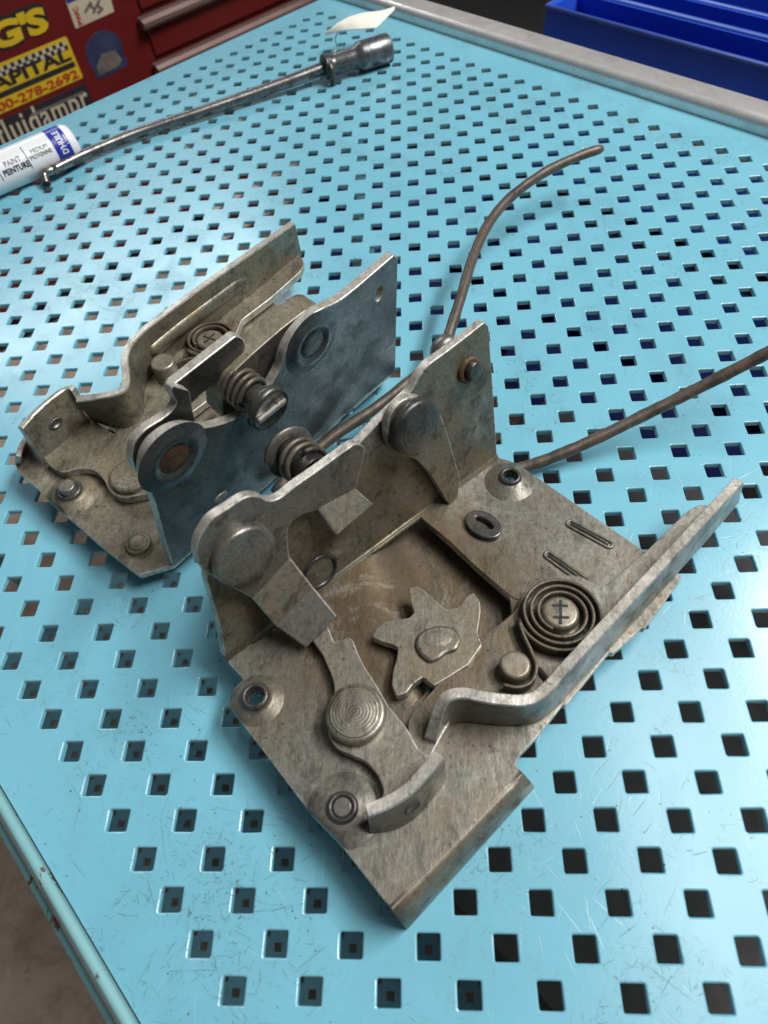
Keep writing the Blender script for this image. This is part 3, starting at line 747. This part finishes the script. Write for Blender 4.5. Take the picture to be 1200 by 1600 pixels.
# star wheel
def z5(L): return [(560+p[0]/5, 880+p[1]/5)+tuple(p[2:]) for p in L]
sw = slab('star_wheel', PA, z5([(112, 570, 2), (145, 505), (215, 458), (300, 440), (400, 425), (437, 385), (408, 290), (398, 196, 2), (452, 178, 2), (505, 200), (600, 290), (690, 365, 2), (790, 340), (850, 258), (900, 228, 2), (950, 300), (955, 380), (930, 540), (965, 640), (860, 790), (720, 880), (592, 955, 2), (503, 888, 2), (430, 940), (375, 1010), (300, 1035, 2), (262, 950), (270, 850), (305, 720), (310, 655, 2), (270, 630), (180, 607)]), .50, .34, ('lever', 'edge'), fl, r=2.5, bev=.03)
hb = slab('hub', PA, z5([(438, 640, 8), (455, 555, 8), (520, 505, 8), (640, 472, 10), (765, 500, 10), (812, 590, 8), (770, 675, 6), (690, 695, 5), (630, 745, 6), (555, 770, 6), (480, 715, 8)]), .66, .3, ('lever', 'grey'), sw, bev=.10)
mb = MB(); lathe(mb, PA.hit(683, 998, .64), PA.n, [(.40, 0), (.34, .03), (.20, .045), (0, .05)], 11, sx=1.2, sy=.8, smooth=False); mb.build('peened_tip', 'lever', hb)

# pawl with turned disc and bent-up thumb tab
def z4(L, ox=440, oy=960): return [(ox+p[0]/4, oy+p[1]/4)+tuple(p[2:]) for p in L]
pw = slab('pawl', PA, z4([(150, 100), (245, 40), (290, 75), (330, 180, 4), (375, 165, 4), (420, 138, 6), (450, 165, 6), (470, 225), (512, 315), (600, 450), (660, 560), (790, 720), (850, 840), (935, 895), (880, 960), (600, 1215), (640, 1110, 6), (610, 1010, 14), (530, 915, 16), (440, 878, 16), (350, 842, 16), (295, 770, 14), (283, 650, 16), (310, 545, 10), (335, 470, 8), (318, 390, 8), (252, 240)]), .42, .32, ('lever', 'edge'), fl, r=6)
disc('pivot_head', PA.hit(557, 1119, .42), PA.n, .87, .34, 'lever', pw, 8, dome=.04)
tops = [PA.hit(*p, 1.45) for p in ((576, 1277), (612, 1261), (643, 1241), (671, 1212), (694, 1184))]
bots = [PA.hit(*p, .05) for p in ((579, 1303), (614, 1297), (648, 1279), (676, 1248), (698, 1217))]
tb = ribbon('thumb_tab', bots, tops, .34, ('grey', 'edge'), pw, 14, side=-1)
tc = bots[2].lerp(tops[2], .50); tn = ((bots[3]-bots[1]).cross(tops[2]-bots[2])).normalized(); tn = tn if tn.dot(CAM-tc) > 0 else -tn
mb = MB(); lathe(mb, tc, tn, [(.27, -.02), (.25, .03), (.19, .03), (.17, .012), (0, .012)], 24); mb.build('hole_rim', 'dark', tb)

# locking lever with tall bent flange
fp = slab('locking_lever', PA, [(637, 1132, 10), (646, 1112, 12), (680, 1075), (708, 1046), (760, 998), (806, 954, 8), (818, 925, 12), (850, 903, 14), (900, 897, 14), (943, 918, 14), (1009, 862), (1075, 797, 8), (1093, 788, 8), (1117, 790, 3), (1146, 782), (1108, 826), (1000, 948), (897, 1063), (866, 1096, 12), (845, 1114, 10), (820, 1123), (760, 1121), (706, 1122), (690, 1150), (672, 1184, 6), (654, 1174, 10), (641, 1150, 8)],
     .36, .30, ('plate', 'edge'), fl, holes=[[(837, 1041), (846, 1044), (857, 1060), (853, 1068), (842, 1058)]], r=4)
ft = [PA.hit(682, 1158, .55), PA.hit(689, 1132, 1.0), PA.hit(695, 1110, 1.35)]+[PA.hit(*p, 1.55) for p in ((703, 1096), (723, 1091), (752, 1097), (786, 1102), (822, 1103), (846, 1094), (869, 1074), (895, 1044), (1003, 927), (1117, 803), (1162, 754))]
fb = [PA.hit(*p, .10) for p in ((679, 1168), (687, 1151), (694, 1140), (704, 1133), (722, 1128), (752, 1130), (786, 1133), (822, 1132), (849, 1122), (873, 1101), (897, 1075), (1000, 961), (1110, 838), (1154, 786))]
ribbon('flange', fb, ft, .34, ('grey', 'edge'), fp, 12, side=-1)
pc = PA.hit(803, 1050, .36)
pin = disc('pin', pc, PA.n, .44, .55, 'lever', fp, 0)
sc_ = PA.hit(873, 966, .36)
post = disc('slotted_post', sc_, PA.n, .56, .42, 'lever', fp, 0, dome=.02)
ux, uy = uA, vA
mb = MB()
for s0, s1 in (((-.32, .28), (.30, -.26)), ((-.30, -.02), (.02, .30)), ((-.02, -.30), (.30, .02))):
    A = sc_+ux*s0[0]+uy*s0[1]+PA.n*.435; B_ = sc_+ux*s1[0]+uy*s1[1]+PA.n*.435
    box_mb(mb, (A+B_)/2, B_-A, (B_-A).cross(PA.n), PA.n, (B_-A).length, .080, .03)
mb.build('slot', 'black', post)
path = []
turns = 3.15; K = 160; ang_end = None
hook0 = PA.hit(818, 1012, .36)
e_h = (hook0-sc_); ah = math.atan2(e_h.dot(uy), e_h.dot(ux))
for i in range(K+1):
    s = i/K; r = .61+.67*s; an = ah+.55+(-turns*math.tau)*(1-s)
    path.append(sc_+ux*r*math.cos(an)+uy*r*math.sin(an))
tail = [path[-1]]+[PA.hit(*p, .36) for p in ((816, 1000), (828, 1026), (836, 1050), (829, 1073), (808, 1082), (785, 1078))]
path = path[:-1]+catmull(tail, 6)
mb = MB(); sweep_strip(mb, [p+PA.n*.06 for p in path], PA.n, .10, .36); mb.build('spiral_spring', 'spring', fp)

# pin with coil at the back of the wall
bc = WA.hit(492, 738, -.3); pr = -WA.n
mb = MB(); lathe(mb, bc, pr, [(.50, -.1), (.50, 1.3), (.46, 1.35), (0, 1.36)], 30); bk = mb.build('back_pin', 'dark', fl)
mb = MB(); lathe(mb, bc, pr, [(.52, 1.30), (.84, 1.30), (.86, 1.36), (.84, 1.44), (.50, 1.46), (0, 1.47)], 36); mb.build('washer', 'grey', bk)
mb = MB(); ring_tube(mb, bc+pr*.25, pr, .64, .085, 30, a0=0, a1=math.tau*2.6, rise=.8); mb.build('coil', 'spring', bk)
# rods
RODZ = [(428, 770, 1.0), (508, 692, 1.2), (586, 638, 1.4), (650, 588, 1.6), (690, 552, 1.9), (704, 515, 2.2), (722, 458, 2.4), (739, 402, 2.5), (762, 352, 2.5), (797, 309, 2.5), (850, 270, 2.5), (905, 244, 2.5), (941, 232, 2.5)]
rd = tube('bent_rod', [at(*p) for p in RODZ], .225, 'rod', fl, 14, 8, 'rusty bent rod curving up behind the wall')
gc = at(694, 548, 2.0); gd = at(704, 515, 2.2)-at(690, 552, 1.9)
mb = MB(); lathe(mb, gc, WA.n, [(0, .42), (.50, .40), (.66, .28), (.68, 0), (.6, -.22), (.3, -.3), (0, -.3)], 28); mb.build('grommet', 'grey', fl)
R2 = [(760, 745, .35), (815, 731, .45), (860, 716, .62), (930, 686, .95), (1030, 637, 1.6), (1110, 597, 2.3), (1200, 551, 3.2), (1330, 482, 4.6)]
tube('straight_rod', [at(*p) for p in R2], .225, 'rod', fl, 14, 8, 'grey straight rod leaving under the plate to the right')

# ================================================================== rear latch (its mirror twin, seen from the outside of its wall)
rl = thing('door_latch', (-2, 18, 0), 'farther steel door latch, its blank blue-grey wall turned to the viewer', 'latch', 'pair of old door latches')
PB = plane3(at(616, 590, .75), at(268, 887, 1.0), at(25, 728, 1.35))
uB = (PB.hit(616, 590)-PB.hit(268, 887)).normalized(); vB = PB.n.cross(uB)
if vB.dot(Vector((-1, 1, 0))) < 0: vB = -vB          # v: from the wall away from the viewer
lb_ = math.radians(6.0); wB_up = PB.n*math.cos(lb_)-vB*math.sin(lb_)
wB_n = uB.cross(wB_up); wB_n = wB_n if wB_n.dot(vB) < 0 else -wB_n
WB = Plane(PB.hit(430, 750), wB_n, uB)
def z10(L): return [(10+p[0]/4, 590+p[1]/4)+tuple(p[2:]) for p in L]
slab('base_plate', PB, [(22, 721, 3), (28, 737), (57, 762), (85, 790), (122, 822), (160, 855), (202, 888), (217, 899, 3), (250, 889), (268, 884), (610, 582), (423, 470, 4), (190, 620), (100, 668), (36, 688)], 0, .24, ('sandy', 'edge'), rl,
     holes=[('c', 300, 640, .01)] and [], r=3)
ribbon('upturned_lip', [PB.hit(*p) for p in ((24, 726), (28, 712), (36, 692))], [PB.hit(*p, .75) for p in ((24, 712), (28, 698), (37, 682))], .2, ('grey', 'edge'), rl, 4, side=1)
wb_ = slab('upright_wall', WB, [(271, 886, 3), (262, 860), (252, 822), (242, 785), (230, 757, 10), (223, 741, 10), (225, 718, 12), (236, 695, 14), (262, 673, 16), (288, 664, 14), (322, 669, 14), (355, 660, 12), (378, 650), (406, 622), (424, 601), (439, 575, 10), (445, 549, 10), (457, 526, 12), (476, 503, 12), (497, 485, 12), (530, 471, 14), (560, 447), (617, 398, 4), (622, 404, 3), (621, 445), (618, 575), (613, 584, 3), (573, 617), (552, 636), (495, 684), (400, 772)],
     0, .30, ('bluegrey', 'edge'), rl, holes=[[(586, 466, 3), (590, 452, 4), (598, 446, 4), (600, 452, 4), (596, 464, 4), (590, 472, 4)]], r=4)
def dimple(name, x, y, r, mat_in, mat, parent):
    c = WB.hit(x, y); mb = MB()
    lathe(mb, c, WB.n, [(r*1.35, -.005), (r*1.15, .03), (r*.98, .085), (r*.85, .115), (r*.74, .10), (r*.62, .035), (r*.54, .012)], 48); o = mb.build(name, mat, parent)
    mb = MB(); lathe(mb, c, WB.n, [(r*.58, .015), (r*.52, .04), (r*.30, .05), (0, .05)], 30); mb.build('rivet_end', mat_in, o)
dimple('dimple', 272, 716, .92, 'rusty', 'bluegrey', wb_)
dimple('dimple', 487, 537, .88, 'dark', 'bluegrey', wb_)
mb = MB(); lathe(mb, WB.hit(344, 776), WB.n, [(.22, 0), (.18, .06), (.10, .05), (0, .02)], 16, sx=.7, sy=1.4); mb.build('pressed_nick', 'edge', wb_)
# lower lip with slots below the wall
ribbon('lower_lip', [at(*p) for p in ((486, 690, .55), (518, 663, .55))], [at(*p) for p in ((480, 684, .85), (512, 656, .85))], .2, ('dark', 'grey'), rl, 3)
ribbon('lower_lip', [at(*p) for p in ((528, 655, .55), (548, 637, .55))], [at(*p) for p in ((522, 648, .85), (541, 631, .85))], .2, ('dark', 'grey'), rl, 3)

# pawl and thumb tab of the rear latch
pB = slab('pawl', PB, [(66, 713, 6), (80, 730, 8), (97, 739, 8), (122, 731, 12), (147, 733, 12), (163, 749, 10), (170, 768, 10), (190, 779, 14), (236, 770, 4), (248, 740), (212, 692), (166, 672), (141, 650)], .42, .36, ('sandy', 'edge'), rl, r=6)
disc('pivot_head', PB.hit(206, 746, .42), PB.n, .80, .22, 'sandy', pB, 4)
tp = [PB.hit(*p, 1.85) for p in ((35, 668), (58, 642), (83, 620), (103, 607), (112, 612))]
bt = [PB.hit(*p, .30) for p in ((68, 722), (92, 704), (116, 684), (134, 668), (142, 662))]
tB = ribbon('thumb_tab', bt, tp, .32, ('wall', 'edge'), pB, 6, side=-1)
tcc = bt[1].lerp(tp[1], .52).lerp(bt[2].lerp(tp[2], .52), .5); tnn = ((bt[3]-bt[1]).cross(tp[2]-bt[2])).normalized(); tnn = tnn if tnn.dot(CAM-tcc) > 0 else -tnn
mb = MB(); lathe(mb, tcc, tnn, [(.26, 0), (.24, .05), (.17, .05), (.15, .01), (0, .01)], 22, sx=.7, sy=1.2); mb.build('hole_rim', 'dark', tB)
boss('pressed_boss', 113, 773, PB, 1.02, .24, .32, rl, 'sandy', pin=.34, edge='dark', clip=((85, 790), (122, 822)))
mb = MB(); c = PB.hit(217, 851); lathe(mb, c, PB.n, [(.46, -.05), (.46, .10), (.40, .16), (.34, .10), (.33, .14), (.28, .17), (0, .17)], 30); mb.build('rivet', 'sandy', rl)

# flanged lever of the rear latch
fB = slab('locking_lever', PB, [(460, 394, 4), (474, 404, 8), (475, 416, 8), (468, 426, 6), (423, 466), (378, 500), (368, 525), (385, 565), (330, 622), (290, 652), (242, 690), (217, 690, 8), (200, 689, 8), (180, 678, 10), (166, 658, 10), (156, 632, 5), (190, 640), (218, 600), (258, 556), (335, 498), (391, 452)], .45, .32, ('sandy', 'edge'), rl, r=4)
fT = [PB.hit(*p, 2.3) for p in ((453, 345), (383, 394), (303, 450), (240, 496), (214, 517), (196, 538), (188, 560), (190, 586), (188, 603), (174, 610), (150, 614), (121, 617))]
fBt = [PB.hit(*p, .30) for p in ((464, 394), (393, 455), (322, 512), (262, 560), (236, 582), (222, 602), (216, 622), (216, 645), (208, 660), (192, 664), (170, 655), (148, 648))]
fl2 = ribbon('flange', fBt, fT, .30, ('wall', 'edge'), fB, 12, side=-1)
rib = []
for i, s in ((.85, .50), (1.8, .50), (2.6, .50), (3.3, .48), (4.1, .45)):
    k = int(i); t = i-k; b_ = fBt[k].lerp(fBt[k+1], t); tt = fT[k].lerp(fT[k+1], t); rib.append(b_.lerp(tt, s)-vB*.02)
mb = MB(); tube_mb(mb, rib, .42, 16, 6, 0, True, True, taper=lambda s: .42*min(1, .35+6*min(s, 1-s))); mb.build('pressed_rib', 'wall', fl2)
pcB = PB.hit(263, 588, .45)
disc('pin', pcB, PB.n, .50, .85, 'lever', fB, 0)
sB = PB.hit(331, 540, .45)
pB2 = disc('slotted_post', sB, PB.n, .58, .40, 'lever', fB, 0, dome=.02)
mb = MB()
for s0, s1 in (((-.34, -.05), (.34, .05)), ((.08, -.30), (-.08, .30))):
    A = sB+uB*s0[0]+vB*s0[1]+PB.n*.415; B_ = sB+uB*s1[0]+vB*s1[1]+PB.n*.415
    box_mb(mb, (A+B_)/2, B_-A, (B_-A).cross(PB.n), PB.n, (B_-A).length, .07, .03)
mb.build('slot', 'black', pB2)
path = []
e_h = PB.hit(300, 566, .45)-sB; ah = math.atan2(e_h.dot(vB), e_h.dot(uB))
for i in range(101):
    s = i/100; r = .66+.44*s; an = ah-.3-(-2.0*math.tau)*(1-s)
    path.append(sB+uB*r*math.cos(an)+vB*r*math.sin(an))
path = path[:-1]+catmull([path[-1]]+[PB.hit(*p, .45) for p in ((318, 568), (296, 573), (276, 580))], 5)
mb = MB(); sweep_strip(mb, [p+PB.n*.05 for p in path], PB.n, .11, .42); mb.build('spiral_spring', 'spring', fB)

# levers behind the wall
lobe = slab('crank_lever', WB, [(205, 714, 8), (210, 690, 10), (227, 671, 10), (252, 656), (268, 644, 8), (277, 630, 6), (266, 612, 6), (270, 602, 6), (296, 610), (300, 632), (308, 668), (262, 710), (232, 750), (212, 737, 8)], -.55, .26, ('dark', 'edge'), rl, r=4)
slab('tongue', WB, [(266, 612, 4), (270, 602, 3), (370, 524, 6), (382, 530, 6), (385, 542, 8), (378, 560, 10), (362, 582, 12), (312, 618), (297, 634), (272, 622)], -.90, .30, ('dark', 'edge'), lobe, r=4)
arm = slab('pivot_arm', WB, [(503, 479, 4), (490, 478, 6), (474, 488), (440, 514), (395, 553), (356, 590, 8), (347, 616, 8), (349, 652, 4), (375, 645), (405, 612), (432, 590), (447, 545), (466, 512)], -.62, .78, ('wall', 'sandy'), rl, r=5)
slab('bent_ear', PB, [(327, 631), (347, 613), (351, 652)], 1.0, .2, ('lever', 'edge'), arm, r=2)
# slotted screw through the wall notch, with its coil
hc = WB.hit(424, 641, .95); ax = WB.n
mb = MB(); lathe(mb, hc, ax, [(.42, -2.6), (.42, -.62), (.50, -.60), (.54, -.20)], 30); scw = mb.build('slotted_screw', 'grey', rl)
mb = MB(); lathe(mb, hc, ax, [(.45, -.30), (.74, -.28), (.78, -.22), (.78, -.06), (.73, .02), (.66, .03), (.62, .0), (.30, .0), (0, .0)], 40); hd = mb.build('screw_head', 'dark', scw)
e = (WB.hit(450, 616, .95)-WB.hit(405, 652, .95)).normalized()
mb = MB(); box_mb(mb, hc+ax*.03, e, ax.cross(e), ax, 1.15, .22, .12, .04); mb.build('driver_bar', 'edge', hd)
mb = MB(); ring_tube(mb, hc-ax*1.55, ax, .56, .085, 30, a0=0, a1=math.tau*3.2, rise=.75); mb.build('coil', 'spring', scw)

# ================================================================== long wrench with socket end
wr = thing('socket_wrench', (-6, 47, 0), 'long thin steel wrench with socket head lying across the far bench', 'wrench')
bar = [(82, 266, .62), (140, 238, .50), (215, 208, .44), (300, 180, .46), (390, 149, .55), (460, 124, .70), (515, 103, .85)]
bp_ = [at(*p) for p in bar]
mb = MB(); tube_mb(mb, bp_, .33, 14, 8, 0, True, True, taper=lambda s: .29+.10*s); mb.build('shank', 'chrome', wr)
e0 = at(70, 273, .62); mb = MB()
tube_mb(mb, [at(86, 264, .62), at(76, 268, .64), at(69, 272, .60), at(73, 288, .25)], .26, 10, 6); mb.build('hooked_end', 'chrome', wr)
p0, p1, p2, p3 = at(511, 104, .92), at(528, 97, .92), at(556, 88, .90), at(607, 75, .90)
axd = (p3-p0).normalized(); Ls = (p3-p0).length
prof = [(.36, -.25), (.62, -.2), (.66, 0), (.66, .22), (.50, .3), (.62, .55), (.62, Ls*.42), (.70, Ls*.47), (.86, Ls*.52), (.88, Ls*.56), (.88, Ls-.08), (.84, Ls), (.58, Ls), (.56, Ls-.6), (0, Ls-.6)]
mb = MB(); lathe(mb, p0, axd, prof, 32); so = mb.build('socket', 'socket', wr)
u, w, n = frame_of(axd); sd = axd.cross(UP).normalized()
mb = MB(); tube_mb(mb, [p0+UP*.45+sd*.2, p0+sd*.75+UP*.1, p0+sd*.85-UP*.35, p0+sd*.7-UP*.85], .20, 8, 5); mb.build('retaining_clip', 'dark', so)
mb = MB(); ring_tube(mb, p0-axd*.12, axd, .60, .16, 24); mb.build('collar', 'dark', so)

# ================================================================== paper tag
mb = MB()
cor = [at(508, 55, 1.0), at(536, 45, 1.55), at(590, 41, 1.7), at(616, 14, 2.6), at(560, 21, 2.9), at(527, 34, 2.0)]
lowe = [at(508, 55, 1.2), at(534, 47, 1.6), at(560, 45, 1.75), at(588, 43, 1.8), at(601, 30, 1.9), at(617, 14, 2.0)]
uppe = [at(508, 54, 1.22), at(527, 36, 1.75), at(545, 26, 1.95), at(565, 20, 2.05), at(590, 17, 2.05), at(617, 13.5, 2.02)]
LO, UPP = [[q for i in range(5) for q in [P[i].lerp(P[i+1], t/4) for t in range(4)]]+[P[-1]] for P in (lowe, uppe)]; rows = []
for k in range(7):
    t = k/6; rows.append([a.lerp(b_, t)+UP*(.16*math.sin(t*math.pi)) for a, b_ in zip(LO, UPP)])
loft(mb, rows, 0, True, False, False); loft(mb, [[p-UP*.025 for p in r] for r in rows], 0, True, False, False)
tagp = mb.build('paper_tag', 'paper'); tag(tagp, 'curled cream paper tag tied beside the wrench socket', 'tag')
mb = MB(); tube_mb(mb, [at(530, 46, 1.5), at(524, 60, 1.0), at(526, 75, .5), at(516, 92, .9)], .035, 6, 6); mb.build('string', 'cream', tagp)

# ================================================================== paint marker
MR = 1.06
m0 = at(109, 223, MR); m1 = at(-60, 296, MR)
mk = thing('paint_marker', tuple(m0.lerp(m1, .5)-UP*MR), 'fat white paint marker with blue band lying at the left edge', 'marker')
md = (m1-m0).normalized(); mside = md.cross(UP).normalized()
if mside.dot(CAM-m0) < 0: mside = -mside
Lm = 15.5
mb = MB(); lathe(mb, m0, md, [(0, -.30), (MR*.72, -.29), (MR*.88, -.20), (MR*.97, -.02), (MR, .2), (MR, Lm), (MR*.9, Lm+.5), (MR*.55, Lm+.6), (MR*.55, Lm+1.8), (0, Lm+2.0)], 48); mb.build('barrel', 'white', mk)
R_ = MR+.012
def mpt(s, ang, R=R_):   # s along the axis from the cap, ang 0 = towards camera side, 90 = up
    return m0+md*s+(mside*math.cos(ang)+UP*math.sin(ang))*R
def band(name, s0, s1, a0, a1, mat, R=R_):
    mb = MB(); K = 24
    loft(mb, [[mpt(s, math.radians(a0+(a1-a0)*k/K), R) for k in range(K+1)] for s in (s0, s1)], 0, True, False, False); return mb.build(name, mat, mk)
band('blue_band', .25, 1.20, -80, 200, 'markerblue')
def mtext(s, s_left, s_right, a_bot, a_top, mat, bold=.01, R=MR+.022, around=False):
    v, f = text_geo(s, 0, bold); mb = MB(); vs = []
    for x, y in v:
        if not around: vs.append(mpt(s_left+(s_right-s_left)*x, math.radians(a_bot+(a_top-a_bot)*y), R))
        else: vs.append(mpt(s_left+(s_right-s_left)*y, math.radians(a_bot+(a_top-a_bot)*x), R))
    mb.add(vs, f); return mb.build('lettering', mat, mk)
mtext("D'HUILE", .50, .90, 0, 72, 'white', .03, around=True)
mtext('\u00e0 base', .30, .44, 22, 52, 'white', .01, around=True)
mtext('MEDIUM', 2.55, 1.50, 36, 48, 'ink', .0)
mtext('MOYENNE', 2.75, 1.40, 20, 32, 'ink', .0)
mtext('PAINT', 4.25, 3.25, 31, 46, 'ink', .0)
mtext('PEINTURE', 4.55, 2.93, 8, 25, 'ink', .03)
band('printed_line', 2.88, 2.92, 0, 68, 'ink', MR+.02)
band('printed_line', 4.72, 4.76, 0, 68, 'ink', MR+.02)
mtext('O', 6.1, 4.85, 5, 45, 'ink', .02)
